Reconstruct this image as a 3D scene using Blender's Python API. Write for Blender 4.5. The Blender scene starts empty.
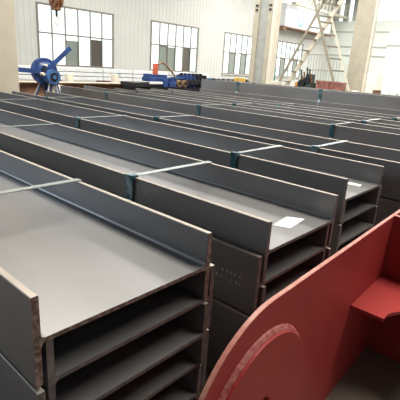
import bpy, bmesh, math, random
from mathutils import Vector, Matrix
random.seed(7)
S = 0.8            # metres per layout unit
ZC = 2.1           # eye height in layout units
scn = bpy.context.scene
C = scn.collection

def W(x, y, z):    # layout point -> metres (floor at z = -ZC)
    return Vector((x*S, y*S, (z+ZC)*S))

# ---------------------------------------------------------------- materials
def mat(name, col, rough=0.5, metal=0.0, var=0.0, scale=6.0, bump=0.0, col2=None, spec=0.5, stretch=(1, 1, 1), contrast=None):
    m = bpy.data.materials.new(name); m.use_nodes = True
    nt = m.node_tree; b = nt.nodes['Principled BSDF']
    b.inputs['Roughness'].default_value = rough
    b.inputs['Metallic'].default_value = metal
    b.inputs['Specular IOR Level'].default_value = spec
    tc = nt.nodes.new('ShaderNodeTexCoord'); mp = nt.nodes.new('ShaderNodeMapping')
    mp.inputs['Scale'].default_value = stretch
    nt.links.new(tc.outputs['Object'], mp.inputs['Vector'])
    n = nt.nodes.new('ShaderNodeTexNoise'); n.inputs['Scale'].default_value = scale; n.inputs['Detail'].default_value = 6
    nt.links.new(mp.outputs['Vector'], n.inputs['Vector'])
    r = nt.nodes.new('ShaderNodeValToRGB')
    lo, hi = contrast or (0.35, 0.65)
    r.color_ramp.elements[0].position = lo; r.color_ramp.elements[1].position = hi
    c2 = col2 or tuple(min(1, c*(1+var)) for c in col)
    c1 = col if col2 else tuple(c*(1-var) for c in col)
    r.color_ramp.elements[0].color = (*c1, 1); r.color_ramp.elements[1].color = (*c2, 1)
    nt.links.new(n.outputs['Fac'], r.inputs['Fac']); nt.links.new(r.outputs['Color'], b.inputs['Base Color'])
    if bump:
        bp = nt.nodes.new('ShaderNodeBump'); bp.inputs['Strength'].default_value = bump; bp.inputs['Distance'].default_value = 0.01
        nt.links.new(n.outputs['Fac'], bp.inputs['Height']); nt.links.new(bp.outputs['Normal'], b.inputs['Normal'])
    return m

M = {}
M['steel'] = mat('mill_scale_steel', (.185, .182, .182), .36, .42, .10, 2.2, .03, stretch=(1, .35, 1))
M['steel_edge'] = mat('pale_steel_edge', (.33, .29, .25), .5, .3, .12, 9)  # flange edges in a paler tone than the faces
M['steel_end'] = mat('sawn_steel_end', (.10, .095, .10), .5, .3, 0, 30, .1, col2=(.20, .175, .16))
M['rust_end'] = mat('rusty_sawn_end', (.11, .07, .055), .7, .2, 0, 60, .3, col2=(.30, .22, .19), contrast=(.42, .66))
M['red'] = mat('red_oxide_primer', (.285, .026, .026), .45, 0, 0, 1.6, .05, col2=(.35, .038, .034), spec=.3)
M['red_edge'] = mat('lit_worn_primer_edge', (.32, .10, .075), .55, 0, 0, 14, .1, col2=(.42, .20, .15))  # paler rim: wear plus the highlight from above, painted in
M['red_weld'] = mat('scuffed_primer_weld', (.30, .05, .05), .5, 0, 0, 40, .5, col2=(.42, .15, .13))
M['strap'] = mat('blued_steel_strap', (.36, .40, .40), .33, .85, .1, 20)
M['strap_teal'] = mat('highlit_teal_sleeve', (.03, .11, .14), .28, .5, 0, 9, col2=(.34, .46, .49), contrast=(.47, .7))  # light mottling paints white highlights onto the dark teal
M['paper'] = mat('white_paper', (.80, .80, .78), .7)
M['paint'] = mat('white_paint_marks', (.50, .50, .50), .7)
M['timber'] = mat('dunnage_timber', (.20, .14, .09), .8, 0, .25, 12, .2, stretch=(1, 6, 1))
M['floor'] = mat('workshop_concrete', (.12, .095, .072), .6, 0, 0, 1.2, .05, col2=(.19, .155, .12))
M['wall'] = mat('white_profiled_sheet', (.62, .63, .59), .5, 0, .03, .7)
M['wall_r'] = mat('pale_green_white_panel', (.66, .70, .64), .5, 0, .04, .5)
M['concrete'] = mat('beige_painted_concrete', (.50, .46, .37), .8, 0, .06, 2.5, .03)
M['frame'] = mat('window_frame_grey', (.22, .20, .17), .5)
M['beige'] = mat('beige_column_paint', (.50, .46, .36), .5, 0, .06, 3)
M['olive'] = mat('shaded_olive_beige_paint', (.30, .27, .20), .5, 0, .1, 3)  # darker beige, puts shade into the colour of the stair members
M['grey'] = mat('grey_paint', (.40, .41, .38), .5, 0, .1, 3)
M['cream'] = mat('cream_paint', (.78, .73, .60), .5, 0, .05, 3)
M['blue'] = mat('blue_machine_paint', (.022, .055, .19), .4, 0, .3, 5)
M['blue_lt'] = mat('lighter_blue_machine_paint', (.04, .11, .27), .4, 0, .3, 5)
M['dark'] = mat('dark_oily_metal', (.025, .025, .03), .45, .4, .4, 12)
M['brown'] = mat('rusty_brown_steel', (.20, .11, .065), .8, 0, .35, 3)
M['white'] = mat('white_coated_profile', (.80, .84, .85), .4, 0, .06, 4)
M['orange'] = mat('orange_paint', (.70, .30, .08), .5, 0, .15, 5)
M['yellow'] = mat('yellow_paint', (.72, .46, .10), .5, 0, .15, 5)
M['redorange'] = mat('red_orange_paint', (.60, .12, .06), .5, 0, .15, 5)
M['hookpaint'] = mat('worn_orange_hook_paint', (.30, .14, .06), .6, .2, 0, 14, .2, col2=(.16, .07, .04))
M['teal'] = mat('teal_paint', (.05, .25, .27), .5)
M['green'] = mat('dark_green_paint', (.04, .07, .06), .5, 0, .4, 7)
M['maroon'] = mat('maroon_paint', (.34, .14, .11), .6, 0, .25, 5)
M['bluemark'] = mat('blue_letter_paint', (.20, .36, .62), .5)
M['brass'] = mat('brown_roller_metal', (.30, .19, .10), .4, .5, .2, 8)
M['wall_d'] = mat('grey_wall_sheet', (.24, .27, .31), .6, 0, .03, .7)
M['roof'] = mat('roof_sheet', (.55, .56, .54), .7)
M['blind_g'] = mat('grey_blind', (.38, .37, .33), .7)
M['blind_b'] = mat('brown_shutter', (.14, .09, .075), .7)
def glass():
    m = bpy.data.materials.new('frosted_window_glass'); m.use_nodes = True; nt = m.node_tree
    nt.nodes.remove(nt.nodes['Principled BSDF']); out = nt.nodes['Material Output']
    t = nt.nodes.new('ShaderNodeBsdfTransparent'); t.inputs[0].default_value = (.93, .97, .96, 1)
    g = nt.nodes.new('ShaderNodeBsdfGlossy'); g.inputs['Roughness'].default_value = .15
    mx = nt.nodes.new('ShaderNodeMixShader'); mx.inputs[0].default_value = .07
    nt.links.new(t.outputs[0], mx.inputs[1]); nt.links.new(g.outputs[0], mx.inputs[2]); nt.links.new(mx.outputs[0], out.inputs[0])
    return m
M['glass'] = glass()

# ---------------------------------------------------------------- helpers
def link(name, bm, m, parent=None, smooth=False):
    me = bpy.data.meshes.new(name); bmesh.ops.recalc_face_normals(bm, faces=bm.faces[:]); bm.to_mesh(me); bm.free()
    for x in (m if isinstance(m, (list, tuple)) else [m]): me.materials.append(M[x])
    if smooth:
        for p in me.polygons: p.use_smooth = True
    o = bpy.data.objects.new(name, me); C.objects.link(o)
    if parent is not None:
        o.parent = parent
        o.location = -parent.location if parent.type == 'EMPTY' else Vector((0, 0, 0))
    return o
def tag(o, label, cat, group=None, kind=None):
    o['label'] = label; o['category'] = cat
    if group: o['group'] = group
    if kind: o['kind'] = kind
    return o
def empty(name, loc, label=None, cat=None, group=None, kind=None):
    o = bpy.data.objects.new(name, None); C.objects.link(o); o.location = loc; o.empty_display_size = .1
    if label: tag(o, label, cat, group)
    if kind: o['kind'] = kind
    return o
def box(bm, a, b, mi=0, bev=0.0):
    (x0, y0, z0), (x1, y1, z1) = a, b
    vs = [bm.verts.new(p) for p in ((x0,y0,z0),(x1,y0,z0),(x1,y1,z0),(x0,y1,z0),(x0,y0,z1),(x1,y0,z1),(x1,y1,z1),(x0,y1,z1))]
    fs = [bm.faces.new([vs[i] for i in q]) for q in ((0,3,2,1),(4,5,6,7),(0,1,5,4),(1,2,6,5),(2,3,7,6),(3,0,4,7))]
    for f in fs: f.material_index = mi
    if bev:
        es = list({e for f in fs for e in f.edges})
        bmesh.ops.bevel(bm, geom=es, offset=bev, segments=1, affect='EDGES')
def ubox(bm, a, b, mi=0, bev=0.0): box(bm, W(*a), W(*b), mi, bev)
def bar(bm, p, q, w, h, mi=0):      # rectangular bar from p to q (metres)
    p = Vector(p); q = Vector(q); d = (q-p).normalized()
    up = Vector((0, 0, 1)) if abs(d.z) < .95 else Vector((1, 0, 0))
    s = d.cross(up).normalized(); u = s.cross(d).normalized()
    r = []
    for c in (p, q): r.append([bm.verts.new(c + s*a*w/2 + u*b*h/2) for a, b in ((-1,-1),(1,-1),(1,1),(-1,1))])
    fs = [bm.faces.new(r[0][::-1]), bm.faces.new(r[1])] + [bm.faces.new((r[0][i], r[0][(i+1)%4], r[1][(i+1)%4], r[1][i])) for i in range(4)]
    for f in fs: f.material_index = mi
def cyl(bm, p, q, r, r2=None, n=20, mi=0):
    p = Vector(p); q = Vector(q); d = (q-p); r2 = r if r2 is None else r2
    rot = Vector((0, 0, 1)).rotation_difference(d.normalized()).to_matrix()
    A = [bm.verts.new(p + rot @ Vector((r*math.cos(2*math.pi*i/n), r*math.sin(2*math.pi*i/n), 0))) for i in range(n)]
    B = [bm.verts.new(q + rot @ Vector((r2*math.cos(2*math.pi*i/n), r2*math.sin(2*math.pi*i/n), 0))) for i in range(n)]
    fs = [bm.faces.new(A[::-1]), bm.faces.new(B)] + [bm.faces.new((A[i], A[(i+1)%n], B[(i+1)%n], B[i])) for i in range(n)]
    for f in fs: f.material_index = mi
def tube(bm, pts, r, n=8):
    rings = []
    for i, p in enumerate(pts):
        p = Vector(p); a = Vector(pts[max(0, i-1)]); b = Vector(pts[min(len(pts)-1, i+1)])
        rot = Vector((0, 0, 1)).rotation_difference((b-a).normalized()).to_matrix()
        rings.append([bm.verts.new(p + rot @ Vector((r*math.cos(2*math.pi*k/n), r*math.sin(2*math.pi*k/n), 0))) for k in range(n)])
    for i in range(len(rings)-1):
        # match nearest vertex to avoid twist
        off = min(range(n), key=lambda o: (rings[i][0].co - rings[i+1][o].co).length)
        rings[i+1] = rings[i+1][off:] + rings[i+1][:off]
        for k in range(n): bm.faces.new((rings[i][k], rings[i][(k+1)%n], rings[i+1][(k+1)%n], rings[i+1][k]))
    bm.faces.new(rings[0][::-1]); bm.faces.new(rings[-1])
def prism(bm, outline, f, holes=(), mi_face=0, mi_side=0):
    """flat outline (2-D) with holes, thickened; f(u, v, k) maps to 3-D with k = 0 front, 1 back"""
    loops = [outline, *holes]; lay = []
    for k in (0, 1):
        vl = [[bm.verts.new(f(u, v, k)) for u, v in lp] for lp in loops]
        es = [bm.edges.new((l[i], l[(i+1) % len(l)])) for l in vl for i in range(len(l))]
        g = bmesh.ops.triangle_fill(bm, use_beauty=True, edges=es)
        for x in g['geom']:
            if isinstance(x, bmesh.types.BMFace): x.material_index = mi_face
        lay.append(vl)
    for a, b in zip(*lay):
        for i in range(len(a)):
            fc = bm.faces.new((a[i], a[(i+1) % len(a)], b[(i+1) % len(a)], b[i])); fc.material_index = mi_side

# ---------------------------------------------------------------- setting
bm = bmesh.new(); ubox(bm, (-12, -12, -ZC-.2), (61, 31, -ZC)); o = link('floor', bm, 'floor'); o['kind'] = 'structure'
ROOF = 10.0
def ribbed(bm, p0, p1, z0, z1, inward, period=.35, depth=.014):
    """profiled sheet running from p0 to p1 (layout x,y), between heights (layout)"""
    a = W(p0[0], p0[1], z0); b = W(p1[0], p1[1], z0); d = (b-a); L = d.length; d.normalize()
    n = Vector((inward[0], inward[1], 0)); H = (z1-z0)*S
    k = max(1, round(L/period)); per = L/k; prev = None
    for i in range(k):
        for t, off in ((0, 0), (.80, 0), (.86, depth), (.94, depth)):
            c = a + d*(per*(i+t)) + n*off
            v = (bm.verts.new(c), bm.verts.new(c + Vector((0, 0, H))))
            if prev: bm.faces.new((prev[0], v[0], v[1], prev[1]))
            prev = v
    c = a + d*L; v = (bm.verts.new(c), bm.verts.new(c + Vector((0, 0, H)))); bm.faces.new((prev[0], v[0], v[1], prev[1]))
WY = 30.0
SILL, MID, HEAD = -.62, 1.55, 3.42
wins = [(15.9, 22.3), (26.35, 32.35), (36.4, 42.4), (46.5, 52.5)]
bm = bmesh.new()
ribbed(bm, (-12, WY), (60, WY), HEAD, ROOF, (0, -1))
ribbed(bm, (-12, WY), (60, WY), -ZC, SILL, (0, -1))
xs = [-12] + [v for w in wins for v in w] + [60]
for i in range(0, len(xs), 2): ribbed(bm, (xs[i], WY), (xs[i+1], WY), SILL, HEAD, (0, -1))
o = link('wall_back', bm, 'wall'); o['kind'] = 'structure'
bm = bmesh.new(); ubox(bm, (-12, WY+.02, -ZC-.1), (60, WY+.15, SILL-.02)); ubox(bm, (-12, WY+.02, HEAD+.02), (60, WY+.15, ROOF))
for i in range(0, len(xs), 2): ubox(bm, (xs[i], WY+.02, SILL-.02), (xs[i+1], WY+.15, HEAD+.02))
o = link('trim_1', bm, 'grey'); o['kind'] = 'structure'

blinds = {0: [(2, 'blind_g', .5, 1.), (4, 'blind_b', .15, 1.)], 1: [(1, 'blind_g', 0, 1.), (2, 'blind_g', .1, 1.), (4, 'blind_b', 0, 1.)],
          2: [(1, 'blind_g', 0, 1.), (3, 'blind_g', 0, 1.)], 3: [(1, 'blind_g', 0, 1.), (4, 'blind_g', 0, 1.)]}
for i, (x0, x1) in enumerate(wins):
    e = empty('window_%d' % (i+1), W((x0+x1)/2, WY, SILL), kind='structure')
    bm = bmesh.new(); t = .13; n = 6; y0, y1 = WY-.06, WY+.04
    for k in range(n+1):
        x = x0 + (x1-x0)*k/n; w = t if k in (0, n) else t*.62
        ubox(bm, (x-w/2, y0, SILL), (x+w/2, y1, HEAD))
    for z, w in ((SILL, t), (MID, t*.8), (HEAD, t)): ubox(bm, (x0-t/2, y0-.01, z-w/2), (x1+t/2, y1+.01, z+w/2))
    link('window_frame', bm, 'frame', e)
    bm = bmesh.new(); ubox(bm, (x0-.12, WY-.16, SILL-.12), (x1+.12, WY-.02, SILL-.045)); link('window_sill', bm, 'wall', e)
    bm = bmesh.new(); ubox(bm, (x0, WY-.005, SILL), (x1, WY+.005, HEAD)); link('window_glass', bm, 'glass', e)
    for k, m, f0, f1 in blinds[i]:
        bm = bmesh.new(); w = (x1-x0)/n; zz = MID-SILL
        ubox(bm, (x0+w*k+.04, WY+.02, SILL+.04), (x0+w*(k+1)-.04, WY+.035, SILL+zz*(1-f0*.3)-.05)); link('window_blind', bm, m, e)
# right wall with a high window strip and a tall opening
XR = 60.0
bm = bmesh.new()
def rw(y0, y1, z0, z1):
    ubox(bm, (XR, y0, z0), (XR+.3, y1, z1))
rw(-12, 12, -ZC, ROOF); rw(21.7, WY, -ZC, 7.1); rw(26.6, 27.3, 7.1, ROOF); rw(27.9, 28.6, 7.1, ROOF); rw(29.2, WY, 7.1, ROOF); rw(12, 21.7, 3.9, 7.1)
rw(12, 14, -ZC, 3.9)
o = link('wall_right', bm, 'wall_r'); o['kind'] = 'structure'
bm = bmesh.new()
for z in (5.65, 3.75, 2.6): ubox(bm, (XR-.12, 22, z), (XR, WY, z+.12))
ubox(bm, (XR-.10, 26.62, 7.15), (XR-.01, 27.28, ROOF)); ubox(bm, (XR-.10, 27.92, 7.15), (XR-.01, 28.58, ROOF)); ubox(bm, (XR-.10, 29.22, 7.15), (XR-.01, WY-.05, ROOF)); ubox(bm, (XR-.12, 12, 4.0), (XR, 22, 4.14))
o = link('trim_2', bm, 'grey'); o['kind'] = 'structure'
e = empty('window_5', W(XR, 18.6, 7.1), kind='structure')
bm = bmesh.new()
for k in range(9):
    y = 12 + 14.6*k/8; ubox(bm, (XR+.05, y-.04, 7.1), (XR+.2, y+.04, ROOF))
link('window_frame', bm, 'white', e)
bm = bmesh.new(); ubox(bm, (XR+.1, 12, 7.1), (XR+.12, 29.3, ROOF)); link('window_glass', bm, 'glass', e)
e = empty('window_6', W(XR, 17.8, -ZC), kind='structure')
bm = bmesh.new()
for y in (14.1, 17.8, 21.6): ubox(bm, (XR+.05, y-.08, -ZC), (XR+.2, y+.08, 3.9))
link('window_frame', bm, 'white', e)
bm = bmesh.new(); ubox(bm, (XR+.1, 14, -ZC), (XR+.12, 21.7, 3.9)); link('window_glass', bm, 'glass', e)
bm = bmesh.new(); ubox(bm, (-12.2, -12, -ZC), (-12, WY, ROOF)); o = link('wall_left', bm, 'wall_d'); o['kind'] = 'structure'
bm = bmesh.new(); ubox(bm, (-12, -12.2, -ZC), (XR, -12, ROOF)); o = link('wall_front', bm, 'wall_d'); o['kind'] = 'structure'
bm = bmesh.new(); ubox(bm, (-12.2, -12.2, ROOF+.02), (XR+.3, WY+.2, ROOF+.2)); o = link('ceiling', bm, 'roof'); o['kind'] = 'structure'

# ---------------------------------------------------------------- steel H-beams
BF, T, TW, RF, GAP = .385, .030, .020, .020, .052
DZ = BF/2 + TW/2 + .001
WEB = -1.006                       # mid-height of the top web
def beam_mesh(name, D, y0, y1, endmat='steel_end', BF=BF):
    """H section on its side: web horizontal, flanges upright, running along y; local origin at web centre, left flange outer face"""
    h = BF/2; q = TW/2; c = .003
    def fil(cx, cz, a0, a1, n=4):
        return [(cx + RF*math.cos(math.radians(a0+(a1-a0)*i/n)), cz + RF*math.sin(math.radians(a0+(a1-a0)*i/n))) for i in range(n+1)]
    pr = [(0, -h+c), (c, -h), (T-c, -h), (T, -h+c)] + fil(T+RF, -q-RF, 180, 90) + fil(D-T-RF, -q-RF, 90, 0) + \
         [(D-T, -h+c), (D-T+c, -h), (D-c, -h), (D, -h+c), (D, h-c), (D-c, h), (D-T+c, h), (D-T, h-c)] + fil(D-T-RF, q+RF, 0, -90) + \
         fil(T+RF, q+RF, -90, -180) + [(T, h-c), (T-c, h), (c, h), (0, h-c)]
    bm = bmesh.new()
    A = [bm.verts.new((x*S, y0*S, z*S)) for x, z in pr]; B = [bm.verts.new((x*S, y1*S, z*S)) for x, z in pr]
    n = len(pr)
    for i in range(n):
        f = bm.faces.new((A[i], A[(i+1) % n], B[(i+1) % n], B[i]))
        z0, z1 = pr[i][1], pr[(i+1) % n][1]
        if abs(z0) > h-.004 and abs(z1) > h-.004 and z0*z1 > 0: f.material_index = 1
    for L in (A[::-1], B): f = bm.faces.new(L); f.material_index = 2
    bmesh.ops.triangulate(bm, faces=[f for f in bm.faces if f.material_index == 2])
    me = bpy.data.meshes.new(name); bmesh.ops.recalc_face_normals(bm, faces=bm.faces[:]); bm.to_mesh(me); bm.free()
    for m in ('steel', 'steel_edge', endmat): me.materials.append(M[m])
    return me
# x left, depth, near y, far y, sideways shift of every second beam, count, description, strap positions
stacks = [
 (.610, .980, 1.295, 9.9, +1, 5, 'nearest stack in the left foreground', [2.53, 6.2]),
 (1.96, .885, 1.19, 9.9, -1, 5, 'second stack from the camera, right behind the left foreground one', [2.41, 4.95]),
 (3.37, .85, 1.36, 9.87, +1, 5, 'third stack from the camera, its near end just left of the red plate', [2.53, 5.35, 8.0]),
 (4.55, .84, .95, 9.9, +1, 5, 'fourth stack from the camera, end out of frame at the right', [2.27, 5.0, 8.3]),
 (6.93, .83, 1.3, 11.9, +1, 5, 'fifth stack from the camera, beyond the wide gap', [3.2, 6.28, 9.6]),
 (8.25, .85, 1.5, 11.0, -1, 5, 'sixth stack from the camera', [3.2, 6.35, 9.95]),
 (9.68, .85, 1.5, 11.0, +1, 5, 'seventh stack from the camera, just before the tallest stack', [3.1, 6.0, 9.95]),
 (11.3, .90, .8, 10.2, -1, 4, 'tallest and farthest stack at the back', [5.72, 8.62]),
]
ordn = ['topmost', 'second from the top', 'third from the top', 'fourth from the top', 'fifth from the top', 'sixth from the top', 'seventh from the top']
for si, (x0, D, ya, yb, sh, n, desc, straps) in enumerate(stacks):
    BF = .60 if si == 7 else .385; DZ = BF/2 + TW/2 + .001
    top = -.43-BF/2 if si == 7 else WEB
    short = ['nearest left stack', 'second stack', 'third stack', 'fourth stack', 'fifth stack', 'sixth stack', 'seventh stack', 'tallest farthest stack'][si]
    for k in range(n):
        dy = [0, .006, -.012, .01, .0, .01, -.01][k]
        me = beam_mesh('h_beam', D, ya+dy, yb+dy, 'rust_end' if si == 0 and k == 0 else 'steel_end', BF)
        o = bpy.data.objects.new('steel_h_beam', me); C.objects.link(o)
        z = top - k*DZ
        o.location = W(x0 + (sh*GAP if k % 2 else 0), 0, z)
        tag(o, 'dark grey steel H-beam, %s in the %s' % (ordn[k], desc.split(',')[0].replace(' from the camera', '')), 'steel beam', 'steel H-beams in the %s' % desc.split(',')[0])
        if si == 1 and k == 0: beam_s2 = o
        if si == 1 and k == 1: beam_s2b = o
        if si == 2 and k == 2: beam_s3c = o
    zb = top - (n-1)*DZ - BF/2       # underside of the stack
    words = ['near end', 'middle', 'far end']
    for q, y in enumerate([ya+.9, (ya+yb)/2, yb-.9]):
        bm = bmesh.new(); ubox(bm, (x0-.12, y-.06, -ZC), (x0+D+.12, y+.06, zb-.006), bev=.004)
        tag(link('timber_bearer', bm, 'timber'), 'squared timber bearer on the floor under the %s of the %s' % (words[q], short), 'timber', 'timber bearers under the beam stacks')
    # straps: flat steel band once round the stack
    zt = top + BF/2 + .003; xl = x0 + (-GAP if sh < 0 else 0) - .004; xr = x0 + D + (GAP if sh > 0 else 0) + .004
    for q, y in enumerate(straps):
        w = .028; th = .0045
        e = empty('steel_strap', W((xl+xr)/2, y, zb), 'flat steel strap round the %s, %s' % (short, ['nearest its right-hand end', 'around its middle', 'nearest its far left end'][q if len(straps) == 3 else q*2]), 'strap', 'straps round the beam stacks')
        xa = x0-.004; xb = x0+D+.004
        bm = bmesh.new()
        outer = [(xl-th, zb), (xl-th, top-.02), (xa-th, top+.03), (xa-th, zt+th), (xb+th, zt+th), (xb+th, top+.03), (xr+th, top-.02), (xr+th, zb-.001)]
        inner = [(xl, zb), (xl, top-.02), (xa, top+.03), (xa, zt), (xb, zt), (xb, top+.03), (xr, top-.02), (xr, zb-.001)]
        for i in range(len(outer)-1):
            vs = []
            for (x, z) in (outer[i], outer[i+1], inner[i+1], inner[i]):
                vs.append((bm.verts.new(W(x, y-w, z)), bm.verts.new(W(x, y+w, z))))
            bm.faces.new([v[0] for v in vs]); bm.faces.new([v[1] for v in vs][::-1])
            for j in range(4):
                a, b = vs[j], vs[(j+1) % 4]; bm.faces.new((a[0], b[0], b[1], a[1]))
        link('band', bm, 'strap', e)
        bm = bmesh.new()      # teal sleeve down the left face with a folded head on the flange edge
        ubox(bm, (xa-.016, y-w*1.25, top-.01), (xa-th-.001, y+w*1.25, zt-.02))
        ubox(bm, (xa-.020, y-w*1.5, zt-.022), (xa+.034, y+w*1.5, zt+.012))
        link('corner_sleeve', bm, 'strap_teal', e)['label'] = 'teal blue sleeve over the flange edge'
# chalk and paint marks
def marks(parent, pts, w, m='paint'):
    bm = bmesh.new()
    for (p, q) in pts: bar(bm, W(*p), W(*q), w, .0012)
    o = link('paint_mark', bm, m, parent); o.location = -parent.location; return o
xf = 1.96-.0015
marks(beam_s2, [((xf, 2.26, -.94), (xf, 2.22, -.90)), ((xf, 2.22, -.90), (xf, 2.18, -.94)), ((xf, 2.18, -.94), (xf, 2.11, -.90)), ((xf, 2.34, -.93), (xf, 2.31, -.89))], .006)['label'] = 'faint chalk scribble'
random.seed(3)
xf = 1.96-GAP-.0015; ps = []
for row, z in ((0, -1.20), (1, -1.245)):
    y = 1.62
    while y > 1.30:
        k = random.random(); hgt = .022
        ps.append(((xf, y, z), (xf, y, z+hgt*(.5+.5*k))))
        if k > .4: ps.append(((xf, y, z+hgt), (xf, y-.014, z+hgt*.5*k)))
        y -= .028 + .012*random.random()
marks(beam_s2b, ps, .0035)['label'] = 'faint stencilled white paint'
ps = []
for i in range(26):
    x = 3.72 + .23*random.random(); y = 1.39 + .09*random.random(); z = WEB-2*DZ+TW/2+.001
    ps.append(((x, y, z), (x+.012+.02*random.random(), y+.01, z)))
marks(beam_s3c, ps, .010)['label'] = 'scattered white paint flecks'
# paper labels on the webs
def paper(pts, z, label):
    bm = bmesh.new(); vs = [bm.verts.new(W(x, y, z)) for x, y in pts]; f = bm.faces.new(vs)
    r = bmesh.ops.extrude_face_region(bm, geom=[f]); bmesh.ops.translate(bm, verts=[v for v in r['geom'] if isinstance(v, bmesh.types.BMVert)], vec=(0, 0, .0015))
    tag(link('paper_label', bm, 'paper'), label, 'label')
paper([(2.37, 1.41), (2.60, 1.44), (2.66, 1.33), (2.41, 1.30)], WEB+TW/2+.001, 'white paper label lying on the web of the second stack near its end')
paper([(3.93, 1.58), (4.01, 1.59), (4.02, 1.47), (3.94, 1.46)], WEB+TW/2+.001, 'small white paper label on the web of the third stack near its end')

# ---------------------------------------------------------------- red fabricated lug
red = empty('red_fabricated_bracket', W(2.0, .84, -ZC), 'large red primed steel bracket with rounded end and bolt hole in the right foreground', 'steel bracket')
K = .036; YP = .775
def rp(s, z, d):       # s along the plate, d away from the camera side
    return W(s - K*d, YP + K*s + d, z)
CX, CZ, R = 1.488, -1.53, .57
TH = .026
HX = 1.43; HZ = -1.515
def circ(cx, cz, r, n=48, a0=0, a1=360): return [(cx + r*math.cos(math.radians(a0+(a1-a0)*i/n)), cz + r*math.sin(math.radians(a0+(a1-a0)*i/n))) for i in range(n + (0 if a1-a0 == 360 else 1))]
bm = bmesh.new()
outl = circ(CX, CZ, R, 40, 270, 90) + [(3.62, CZ+R), (3.62, CZ-R)]
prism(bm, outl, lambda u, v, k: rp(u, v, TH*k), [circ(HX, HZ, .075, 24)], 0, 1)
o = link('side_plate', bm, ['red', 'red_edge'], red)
bv = o.modifiers.new('bevel', 'BEVEL'); bv.width = .004; bv.segments = 2; bv.limit_method = 'ANGLE'
PR = .402; PX = 1.442
bm = bmesh.new(); prism(bm, circ(PX, CZ, PR, 64), lambda u, v, k: rp(u, v, -.032 + .031*k), [circ(HX, HZ, .075, 24)], 0, 0)
o = link('reinforcing_disc', bm, ['red'], red); bv = o.modifiers.new('bevel', 'BEVEL'); bv.width = .004; bv.segments = 2; bv.limit_method = 'ANGLE'
bm = bmesh.new(); pts = []
n = 72
sec = [(PR-.004, -.020), (PR+.008, -.016), (PR+.020, -.008), (PR+.026, -.0005), (PR-.004, -.0005)]
rings = []
for i in range(n):
    a = 2*math.pi*i/n; j = 1 + .004*random.uniform(-1, 1)
    rings.append([bm.verts.new(rp(PX + r*j*math.cos(a), CZ + r*j*math.sin(a), d)) for r, d in sec])
for i in range(n):
    for k in range(len(sec)): bm.faces.new((rings[i][k], rings[i][(k+1) % 5], rings[(i+1) % n][(k+1) % 5], rings[(i+1) % n][k]))
link('weld_seam', bm, 'red_weld', red)['label'] = 'scuffed weld bead around the disc'
# horizontal stiffener with a scalloped edge, toward the camera
ZS = -1.44
arc = [(2.56, .65), (2.585, .652), (2.61, .654), (2.64, .650), (2.68, .636), (2.72, .615), (2.76, .585), (2.79, .54), (2.81, .48), (2.82, .40), (2.82, .25), (3.19, .25)]
outl = [(2.56, YP+K*2.56-.001)] + arc + [(3.19, YP+K*3.19-.001)]
bm = bmesh.new(); prism(bm, outl, lambda u, v, k: W(u, v, ZS - .022*k), (), 0, 0)
link('stiffener_plate', bm, ['red'], red)
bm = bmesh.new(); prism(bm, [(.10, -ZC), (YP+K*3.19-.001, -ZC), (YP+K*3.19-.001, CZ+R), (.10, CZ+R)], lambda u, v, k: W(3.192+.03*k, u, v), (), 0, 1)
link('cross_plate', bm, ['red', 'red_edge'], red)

# ---------------------------------------------------------------- columns
e = bmesh.new(); ubox(e, (4.45, 11.4, -ZC), (5.45, 12.3, ROOF), bev=.012)
tag(link('concrete_column', e, 'concrete'), 'beige concrete column at the left edge behind the stacks', 'column')
e = empty('steel_column', W(24.3, 16.7, -ZC), 'beige steel column with a recessed grey web standing left of the stair tower', 'column')
for y0, y1, dx, m, nm, lab in ((17.12, 17.5, .7, 'beige', 'flange', None), (16.12, 16.42, .7, 'beige', 'flange', None), (15.85, 16.10, .55, 'cream', 'lit_side_plate', 'lit right side of the near flange, as a pale cream plate')):  # cream plate paints the light on the near flange's side face
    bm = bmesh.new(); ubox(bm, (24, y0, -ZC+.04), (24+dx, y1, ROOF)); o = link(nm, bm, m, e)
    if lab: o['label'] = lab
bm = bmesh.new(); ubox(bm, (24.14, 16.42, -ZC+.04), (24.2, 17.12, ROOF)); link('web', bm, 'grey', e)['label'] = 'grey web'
bm = bmesh.new(); ubox(bm, (23.9, 15.7, -ZC), (24.8, 17.6, -ZC+.04)); link('base_plate', bm, 'beige', e)
for y in (16.2, 17.2):
    for z in (3.55, 3.8): bm = bmesh.new(); ubox(bm, (23.93, y, z), (23.999, y+.16, z+.09)); link('bolt', bm, 'dark', e)
e = empty('steel_column', W(24.2, 10.2, -ZC), 'plain beige steel column standing right of the stair tower', 'column')
bm = bmesh.new(); ubox(bm, (24, 9.75, -ZC+.04), (24.5, 10.72, ROOF), bev=.01); link('shaft', bm, 'beige', e)
bm = bmesh.new(); ubox(bm, (24.0, 9.62, -ZC+.04), (24.18, 9.745, ROOF)); link('edge_flange', bm, 'cream', e)['label'] = 'edge flange in cream for its lit side'  # cream stands for light falling on this side of the column
bm = bmesh.new(); ubox(bm, (23.9, 9.5, -ZC), (24.6, 10.8, -ZC+.04)); link('base_plate', bm, 'beige', e)

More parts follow.
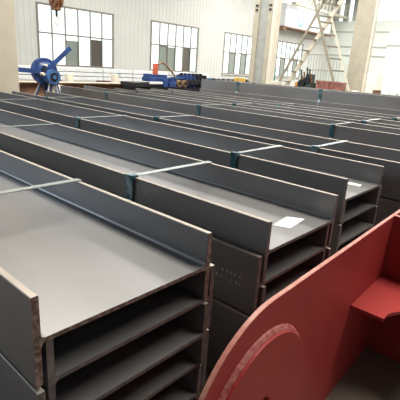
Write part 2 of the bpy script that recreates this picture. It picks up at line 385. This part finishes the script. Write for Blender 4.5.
# ---------------------------------------------------------------- stair tower
st = empty('stair_tower', W(22.3, 12, -ZC), 'tall open metal stair with A-shaped legs beside the right-hand column', 'stair')
XA, XB = 22.0, 22.9
def lerp(p, q, t): return tuple(a+(b-a)*t for a, b in zip(p, q))
NL, NH = (XA, 14.60, -ZC), (XA, 10.75, 5.4); FL, FH = (XB, 14.66, -ZC), (XB, 10.12, 5.4)
NB, NT = (XA, 9.74, -ZC), (XA, 12.53, 4.3); FB, FT = (XB, 9.40, -ZC), (XB, 11.75, 3.2)
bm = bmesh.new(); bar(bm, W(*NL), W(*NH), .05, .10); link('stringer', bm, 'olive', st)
bm = bmesh.new(); bar(bm, W(*FL), W(*FH), .08, .17); link('stringer', bm, 'cream', st)['label'] = 'stringer coloured pale for its lit side'  # cream puts the light on this stringer into its colour
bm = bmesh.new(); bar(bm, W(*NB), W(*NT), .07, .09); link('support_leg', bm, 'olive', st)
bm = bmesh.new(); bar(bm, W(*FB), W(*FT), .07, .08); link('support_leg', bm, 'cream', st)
for i in range(13):
    t = (i+.7)/13.0
    bm = bmesh.new(); bar(bm, W(*lerp(NL, NH, t)), W(*lerp(FL, FH, t)), .13, .04); link('tread', bm, 'olive', st)
for i in range(8):
    z = -1.6 + i*.6; t1 = (z+ZC)/(4.3+ZC); t2 = (z+ZC)/(3.2+ZC)
    bm = bmesh.new(); bar(bm, W(*lerp(NB, NT, t1)), W(*lerp(FB, FT, t2)), .05, .06); link('rung', bm, 'olive', st)
for x in (XA, XB):
    bm = bmesh.new(); bar(bm, W(x, 11.5, 4.3), W(x, 9.9, 8.2), .05, .05); bar(bm, W(x, 11.5, 4.3), W(x, 11.7, 3.5), .05, .05); link('handrail', bm, 'beige', st)

# ---------------------------------------------------------------- crane girder and walkway near the back wall
cg = empty('crane_girder', W(50, 29, 4.6), 'white crane girder with a blue letter, high on the back wall beside the stair', 'crane girder')
bm = bmesh.new(); ubox(bm, (45.2, 28.5, 4.95), (56.5, 29.98, 7.4)); link('girder_box', bm, 'white', cg)
bm = bmesh.new(); ubox(bm, (44.6, 28.3, 4.80), (56.5, 29.7, 4.94)); link('bottom_flange', bm, 'brown', cg)
bm = bmesh.new(); ubox(bm, (44.6, 28.3, 4.5), (45.3, 29.6, 4.79)); link('end_stop', bm, 'brown', cg)
bm = bmesh.new()
pts = [(48.2, 6.2), (48.2, 5.7)] + [(48.7 + .5*math.cos(math.radians(a)), 5.7 + .45*math.sin(math.radians(a))) for a in (180, 210, 240, 270, 300, 330, 360)] + [(49.2, 6.2)]
for a, b in zip(pts, pts[1:]): bar(bm, W(a[0], 28.48, a[1]), W(b[0], 28.48, b[1]), .03, .2)
link('letter_mark', bm, 'bluemark', cg)['label'] = 'blue letter U'
wk = empty('crane_walkway', W(50, 28, 7.3), 'high walkway with a railing above the white girder panel', 'walkway')
bm = bmesh.new(); ubox(bm, (45.5, 27.6, 7.25), (59.9, 28.1, 7.5)); link('walkway_beam', bm, 'beige', wk)
bm = bmesh.new()
for i in range(16): bar(bm, W(46+i*.9, 27.7, 7.5), W(46+i*.9, 27.7, 8.9), .05, .05)
bar(bm, W(45.6, 27.7, 8.9), W(59.9, 27.7, 8.9), .06, .06); bar(bm, W(45.6, 27.7, 8.2), W(59.9, 27.7, 8.2), .04, .04)
link('railing', bm, 'beige', wk)

# ---------------------------------------------------------------- crane hook
hk = empty('crane_hook', W(9.27, 16, 1.2), 'orange-brown crane hook block hanging in front of the left window', 'crane hook')
for s in (-.1, .1): bm = bmesh.new(); cyl(bm, W(9.27+s, 16, 2.1), W(9.27+s, 16, ROOF), .012, n=8); link('hoist_rope', bm, 'dark', hk)
bm = bmesh.new()
cyl(bm, W(9.12, 16, 2.04), W(9.22, 16, 2.04), .23, n=28); cyl(bm, W(9.32, 16, 2.04), W(9.42, 16, 2.04), .23, n=28); cyl(bm, W(9.05, 16, 2.04), W(9.49, 16, 2.04), .10, n=28)
ubox(bm, (9.13, 15.88, 1.66), (9.41, 16.12, 1.95), bev=.02)
link('hook_block', bm, 'hookpaint', hk)
bm = bmesh.new(); cyl(bm, W(9.27, 16, 1.45), W(9.27, 16, 1.68), .035, n=12); link('shank', bm, 'dark', hk)
bm = bmesh.new(); c = (9.27, 1.30)
tube(bm, [W(c[0] + .115*math.cos(math.radians(a)), 16, c[1] + .13*math.sin(math.radians(a))) for a in range(90, -200, -20)], .028, 10)
link('hook', bm, 'cream', hk)['label'] = 'pale hook'

# ---------------------------------------------------------------- blue decoiler at the left
dc = empty('blue_decoiler', W(7.2, 13, -ZC), 'blue decoiler with round hub, long arms and splayed legs behind the beam stacks at left', 'machine')
def D(x, y, z): return W(x, y, z)
bm = bmesh.new(); cyl(bm, D(7.55, 14.05, -.50), D(7.55, 13.85, -.50), .345, n=36); cyl(bm, D(7.55, 13.85, -.50), D(7.55, 13.77, -.50), .25, .19, n=36)
link('rear_disc', bm, 'blue', dc)
bm = bmesh.new(); cyl(bm, D(7.60, 13.83, -.66), D(7.60, 13.45, -.66), .17, n=32); cyl(bm, D(7.60, 13.52, -.66), D(7.60, 13.40, -.66), .19, n=32)
hub = link('hub', bm, 'blue_lt', dc)
bm = bmesh.new(); cyl(bm, D(7.60, 13.42, -.66), D(7.60, 13.385, -.66), .115, n=28); link('hub_cap', bm, 'dark', hub)
bm = bmesh.new(); cyl(bm, D(7.60, 13.39, -.66), D(7.60, 13.35, -.66), .05, n=20); link('shaft_end', bm, 'blue_lt', hub)
for a, b in (((7.62, 13.8, -.42), (8.46, 13.8, .30)), ((7.5, 13.8, -.52), (6.3, 13.8, -.46)), ((7.5, 13.9, -.6), (7.6, 13.9, -1.35))):
    bm = bmesh.new(); bar(bm, W(*a), W(*b), .06, .11); link('arm', bm, 'blue', dc)
for a, b in (((7.50, 14.0, -.76), (6.9, 14.2, -ZC)), ((7.58, 13.6, -.80), (7.1, 13.3, -ZC)), ((7.74, 13.6, -.80), (7.95, 13.3, -ZC)), ((7.80, 14.0, -.76), (8.6, 14.2, -ZC))):
    bm = bmesh.new(); bar(bm, W(*a), W(*b), .07, .07); lg = link('leg', bm, 'blue', dc)
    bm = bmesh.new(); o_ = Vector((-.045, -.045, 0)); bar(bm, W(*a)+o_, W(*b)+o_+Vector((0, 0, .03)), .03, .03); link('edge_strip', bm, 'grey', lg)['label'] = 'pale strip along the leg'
bm = bmesh.new(); ubox(bm, (7.50, 13.60, -.95), (7.82, 14.0, -.74), bev=.01); link('gearbox', bm, 'dark', dc)
for x, z, r in ((7.40, -.44, .045), (7.46, -.30, .03), (7.35, -.58, .04)):
    bm = bmesh.new(); cyl(bm, W(x, 13.82, z), W(x, 13.6, z), r, n=14); link('clamp_screw', bm, 'cream' if r < .042 else 'dark', dc)

# ---------------------------------------------------------------- blue roll-forming line
rl = empty('roll_forming_line', W(15, 15, -ZC), 'blue roll-forming machine line with wheels and rollers beyond the stacks', 'machine')
bm = bmesh.new(); ubox(bm, (12.0, 14.6, -1.02), (14.4, 15.6, -.86)); ubox(bm, (12.9, 14.6, -ZC), (20.6, 15.6, -1.03)); ubox(bm, (12.1, 14.7, -ZC), (12.3, 15.5, -1.02))
link('bed', bm, 'dark', rl)
bm = bmesh.new(); ubox(bm, (12.95, 14.7, -.80), (14.1, 15.3, -.62), bev=.01); ubox(bm, (12.95, 14.8, -.621), (13.12, 15.2, -.48)); ubox(bm, (13.25, 14.8, -.621), (13.42, 15.2, -.52)); ubox(bm, (13.55, 14.8, -.621), (14.05, 15.2, -.50)); ubox(bm, (13.6, 14.5, -1.02), (13.85, 14.72, -.66), bev=.01); ubox(bm, (13.95, 14.5, -1.02), (14.35, 14.72, -.80), bev=.01); ubox(bm, (14.05, 14.55, -.801), (14.2, 14.72, -.60)); link('drive_housing', bm, 'blue', rl)
bm = bmesh.new(); cyl(bm, W(12.8, 14.55, -.85), W(13.5, 14.55, -.85), .045, n=14); link('feed_roller', bm, 'white', rl)
bm = bmesh.new(); cyl(bm, W(13.66, 15.2, -.50), W(13.66, 15.2, -.03), .10, n=18); link('cylinder', bm, 'redorange', rl)['label'] = 'red-orange upright cylinder'
bm = bmesh.new(); tube(bm, [W(13.75, 15.1, -.05), W(13.95, 15.1, .05), W(14.2, 15.0, -.1), W(14.5, 14.9, -.42), W(14.75, 14.8, -.75)], .035, 8); link('hose', bm, 'brass', rl)
for i in range(2):
    x = 14.60 + i*.36; bm = bmesh.new()
    cyl(bm, W(x, 14.62, -.85), W(x, 14.5, -.85), .125, n=26); wh = link('wheel', bm, 'brass', rl)
    bm = bmesh.new(); cyl(bm, W(x, 14.51, -.85), W(x, 14.47, -.85), .06, n=16); link('wheel_hub', bm, 'dark', wh)
for i in range(6):
    x = 15.12 + i*.27; e2 = 'blue' if i < 3 else 'dark'
    bm = bmesh.new(); ubox(bm, (x, 14.62, -1.02), (x+.10, 15.5, -.50+.05*(i % 2)), bev=.006); link('roll_stand', bm, e2, rl)
    bm = bmesh.new(); cyl(bm, W(x+.05, 14.61, -.78), W(x+.05, 14.48, -.78), .10, n=18); link('roll', bm, 'dark', rl)
    bm = bmesh.new(); cyl(bm, W(x+.05, 15.0, -.52), W(x+.05, 15.0, -.38), .07, n=14); link('screw_cap', bm, 'dark', rl)
bm = bmesh.new(); ubox(bm, (14.4, 14.75, -.64), (17.2, 14.95, -.57)); link('top_rail', bm, 'blue_lt', rl)
for i in range(9):
    x = 17.0 + i*.4; bm = bmesh.new(); cyl(bm, W(x, 14.9, -.72), W(x+.2, 14.9, -.72), .12, n=16); ubox(bm, (x+.05, 14.8, -1.03), (x+.15, 15.0, -.8)); link('conveyor_roll', bm, 'dark', rl)

# ---------------------------------------------------------------- white bundles and brown steel pile
k = 0
for row, (ya, zc) in enumerate([(21.0, z) for z in (-1.15, -.93, -.71)]):
    for col, (xa, xb) in enumerate(((7.6, 15.9), (16.1, 24.0))):
        e = empty('white_profile_bundle', W((xa+xb)/2, ya+.5, zc), 'white coated profile bundle, %s layer of the %s pile along the back wall' % (['bottom', 'middle', 'top'][row], ['left', 'right'][col]), 'profile bundle', 'white profile bundles along the back wall')
        bm = bmesh.new()
        dx = random.uniform(-.08, .08)
        for j in range(5): ubox(bm, (xa+dx, ya+j*.2, zc), (xb+dx, ya+j*.2+.2, zc+.185), bev=.006)
        link('profiles', bm, 'white', e)
        for t in (.12, .5, .88):
            bm = bmesh.new(); x = xa + (xb-xa)*t; ubox(bm, (x, ya-.012, zc+.002), (x+.05, ya-.002, zc+.195)); ubox(bm, (x, ya-.012, zc+.186), (x+.05, ya+.99, zc+.196))
            link('binding', bm, 'grey', e)
for i, (x, lab) in enumerate(((8.2, 'left end'), (12.0, 'left middle'), (15.2, 'middle'), (17.0, 'right of the middle'), (20.5, 'right middle'), (23.4, 'right end'))):
    bm = bmesh.new(); ubox(bm, (x, 20.9, -ZC), (x+.3, 22.1, -1.16)); tag(link('trestle', bm, 'brown'), 'brown trestle block under the white bundles, %s' % lab, 'trestle', 'trestles under the white bundles')
for i, (z, y, lab) in enumerate(((-ZC, 17.0, 'lower front'), (-ZC, 17.75, 'lower rear'), (-1.58, 17.1, 'upper front'), (-1.58, 17.85, 'upper rear'))):
    bm = bmesh.new()
    x0, x1 = 7.2, 14.6 + .2*i
    ubox(bm, (x0, y, z), (x1, y+.7, z+.05)); ubox(bm, (x0, y, z+.46), (x1, y+.7, z+.51)); ubox(bm, (x0, y+.3, z+.05), (x1, y+.4, z+.46))
    tag(link('rusty_beam', bm, 'brown'), 'rusty brown steel beam behind the blue decoiler, %s one' % lab, 'steel beam', 'rusty beams behind the decoiler')
bm = bmesh.new(); ubox(bm, (7.4, 17.05, -1.068), (13.6, 17.25, -1.02), bev=.004); tag(link('cream_rail', bm, 'cream'), 'long cream-coloured rail lying on the rusty brown beams', 'rail')
for x, y, z, w, h, lab in ((9.35, 16.35, -ZC, .30, .98, 'just right of the blue decoiler'), (10.6, 17.5, -1.068, .26, .36, 'left one on the rusty beams'), (13.1, 17.5, -1.068, .26, .40, 'right one on the rusty beams')):
    bm = bmesh.new(); ubox(bm, (x, y, z), (x+w, y+.3, z+h), bev=.01); tag(link('cream_block', bm, 'cream'), 'small cream block %s' % lab, 'block', 'cream blocks behind the decoiler')

# ---------------------------------------------------------------- small things beyond the tallest stack
def crate(name, m, a, b, label, cat, legs=True):
    e = empty(name, W((a[0]+b[0])/2, (a[1]+b[1])/2, -ZC), label, cat)
    bm = bmesh.new(); ubox(bm, a, b, bev=.01); link('body', bm, m, e)
    for x in (a[0], b[0]-.08):
        for y in (a[1], b[1]-.08): bm = bmesh.new(); ubox(bm, (x, y, -ZC), (x+.08, y+.08, a[2]-.001)); link('leg', bm, 'dark', e)
    return e
crate('yellow_box', 'yellow', (18.6, 14.0, -.70), (19.0, 14.5, -.48), 'yellow-orange box on a stand left of the first steel column', 'box')
crate('orange_box', 'orange', (21.0, 11.9, -.72), (21.3, 12.2, -.50), 'orange box at the foot of the stair', 'box')
crate('peach_box', 'cream', (20.4, 12.9, -.72), (20.8, 13.35, -.54), 'pale peach box between the column and the stair', 'box')
crate('teal_cabinet', 'teal', (26.0, 17.0, -1.2), (26.5, 17.5, .25), 'teal cabinet behind the foot of the stair', 'cabinet')
g = empty('green_machine', W(20.9, 11.4, -ZC), 'dark green machine cluster with upright handles at the foot of the stair', 'machine')
bm = bmesh.new(); ubox(bm, (20.7, 11.1, -ZC), (21.3, 11.75, -.45), bev=.02); ubox(bm, (20.8, 11.1, -.45), (21.1, 11.5, -.05), bev=.02); ubox(bm, (20.75, 11.5, -.45), (21.0, 11.75, -.25), bev=.02); link('housing', bm, 'green', g)
for y, z in ((11.1, -.1), (11.2, .12), (11.35, .2), (11.5, -.02), (11.6, -.2), (11.68, .08)): bm = bmesh.new(); bar(bm, W(20.75, y, -.47), W(20.72, y+.06, z), .05, .05); cyl(bm, W(20.72, y+.06, z-.02), W(20.72, y+.06, z+.06), .04, n=10); link('lever', bm, 'green' if z > 0 else 'brown', g)
for y, z, r in ((11.62, -.55, .16), (11.3, -.35, .13)): bm = bmesh.new(); cyl(bm, W(20.72, y, z), W(20.58, y, z), r, n=20); link('handwheel', bm, 'dark', g)
mb = empty('maroon_bin', W(21.2, 10.4, -ZC), 'maroon steel bin standing between the stair legs', 'bin')
bm = bmesh.new(); ubox(bm, (21.0, 9.65, -.90), (21.7, 10.95, -.36), bev=.02); link('body', bm, 'maroon', mb)
bm = bmesh.new()
ubox(bm, (20.94, 9.6, -.42), (20.999, 10.98, -.33)); link('rim', bm, 'maroon', mb)
for i in range(5): bm = bmesh.new(); ubox(bm, (20.95, 9.7+i*.28, -.88), (20.999, 9.78+i*.28, -.421)); link('rib', bm, 'maroon', mb)
for y in (9.7, 10.8):
    for x in (21.05, 21.55): bm = bmesh.new(); ubox(bm, (x, y, -ZC), (x+.1, y+.08, -.901)); link('leg', bm, 'dark', mb)
gr = empty('guard_rail', W(26.5, 13.5, -ZC), 'thin metal guard rail seen behind the stair legs', 'railing')
bm = bmesh.new()
for i in range(12): bar(bm, W(26.5, 12.4+i*.2, -ZC), W(26.5, 12.4+i*.2, 1.15), .02, .02)
for z in (1.15, .2, -.8): bar(bm, W(26.5, 12.35, z), W(26.5, 14.65, z), .04, .04)
link('bars', bm, 'grey', gr)
for i, (x, y, z, w, h, m, nm, lab) in enumerate(((24.6, 9.0, -.90, .35, .22, 'brown', 'brown_crate', 'small brown crate right of the second steel column'), (25.4, 8.3, -.95, .5, .20, 'white', 'white_drum', 'white drum among the clutter beyond the tallest stack'),
        (21.3, 8.85, -.80, .3, .10, 'white', 'white_offcut', 'white offcut just left of the second steel column'))):
    crate(nm, m, (x, y, z), (x+w, y+w, z+h), lab, nm.split('_')[1])
cb = empty('cream_cabinet', W(50, 19, -ZC), 'large cream cabinet against the right-hand wall beside the bright opening', 'cabinet')
bm = bmesh.new(); ubox(bm, (54.5, 20.4, -ZC), (56.5, 23.6, .35), bev=.03); link('body', bm, 'cream', cb)
bm = bmesh.new()
for y in (20.5, 22.05): ubox(bm, (54.44, y, -1.9), (54.499, y+1.42, .2), bev=.01)
link('door', bm, 'cream', cb)
bm = bmesh.new(); ubox(bm, (54.38, 21.75, -.9), (54.439, 21.85, -.5)); link('handle', bm, 'dark', cb)

# ---------------------------------------------------------------- light
w = bpy.data.worlds.new('overcast_sky'); scn.world = w; w.use_nodes = True
bg = w.node_tree.nodes['Background']; bg.inputs[0].default_value = (.96, 1.0, .99, 1); bg.inputs[1].default_value = 2.2
def area(name, loc, sx, sy, power, col=(1, .98, .95), aim=None):
    l = bpy.data.lights.new(name, 'AREA'); l.shape = 'RECTANGLE'; l.size = sx; l.size_y = sy; l.energy = power; l.color = col
    o = bpy.data.objects.new(name, l); C.objects.link(o); o.location = loc
    if aim is not None: o.rotation_euler = (Vector(aim)-Vector(loc)).to_track_quat('-Z', 'Y').to_euler()
    return o
RZ = (ROOF+ZC)*S - .05
area('skylight', (5.0, 4.6, RZ), 3, 18, 3200, (1, .95, .86))
area('skylight', (15, 8, RZ), 3, 24, 2200, (1, .97, .92))
area('skylight', (28, 8, RZ), 3, 24, 4200)
area('skylight', (40, 12, RZ), 3, 20, 3500)
area('added_cool_fill', W(-11, 20, 5), 8, 3, 1300, (.68, .83, 1), W(9, 8, -1))  # unseen cool fill lamp, added to tint the far flange faces

cam = bpy.data.cameras.new('camera'); co = bpy.data.objects.new('camera', cam); C.objects.link(co)
r0 = (0.67266683, -0.18159403, 0.71731649); r1 = (-0.73730872, -0.24626111, 0.6290718); r2 = (0.06241147, -0.95203943, -0.29954254)
mw = Matrix(((r0[0], -r0[1], -r0[2], 0), (r1[0], -r1[1], -r1[2], 0), (r2[0], -r2[1], -r2[2], 0), (0, 0, 0, 1)))
mw.translation = (0, 0, ZC*S); co.matrix_world = mw
cam.sensor_width = 36; cam.lens = 426.6/400*36; cam.clip_start = .05; cam.clip_end = 300
scn.camera = co
vs = scn.view_settings; vs.view_transform = 'Standard'; vs.look = 'None'; vs.gamma = 1; vs.use_curve_mapping = False; vs.exposure = 0.0
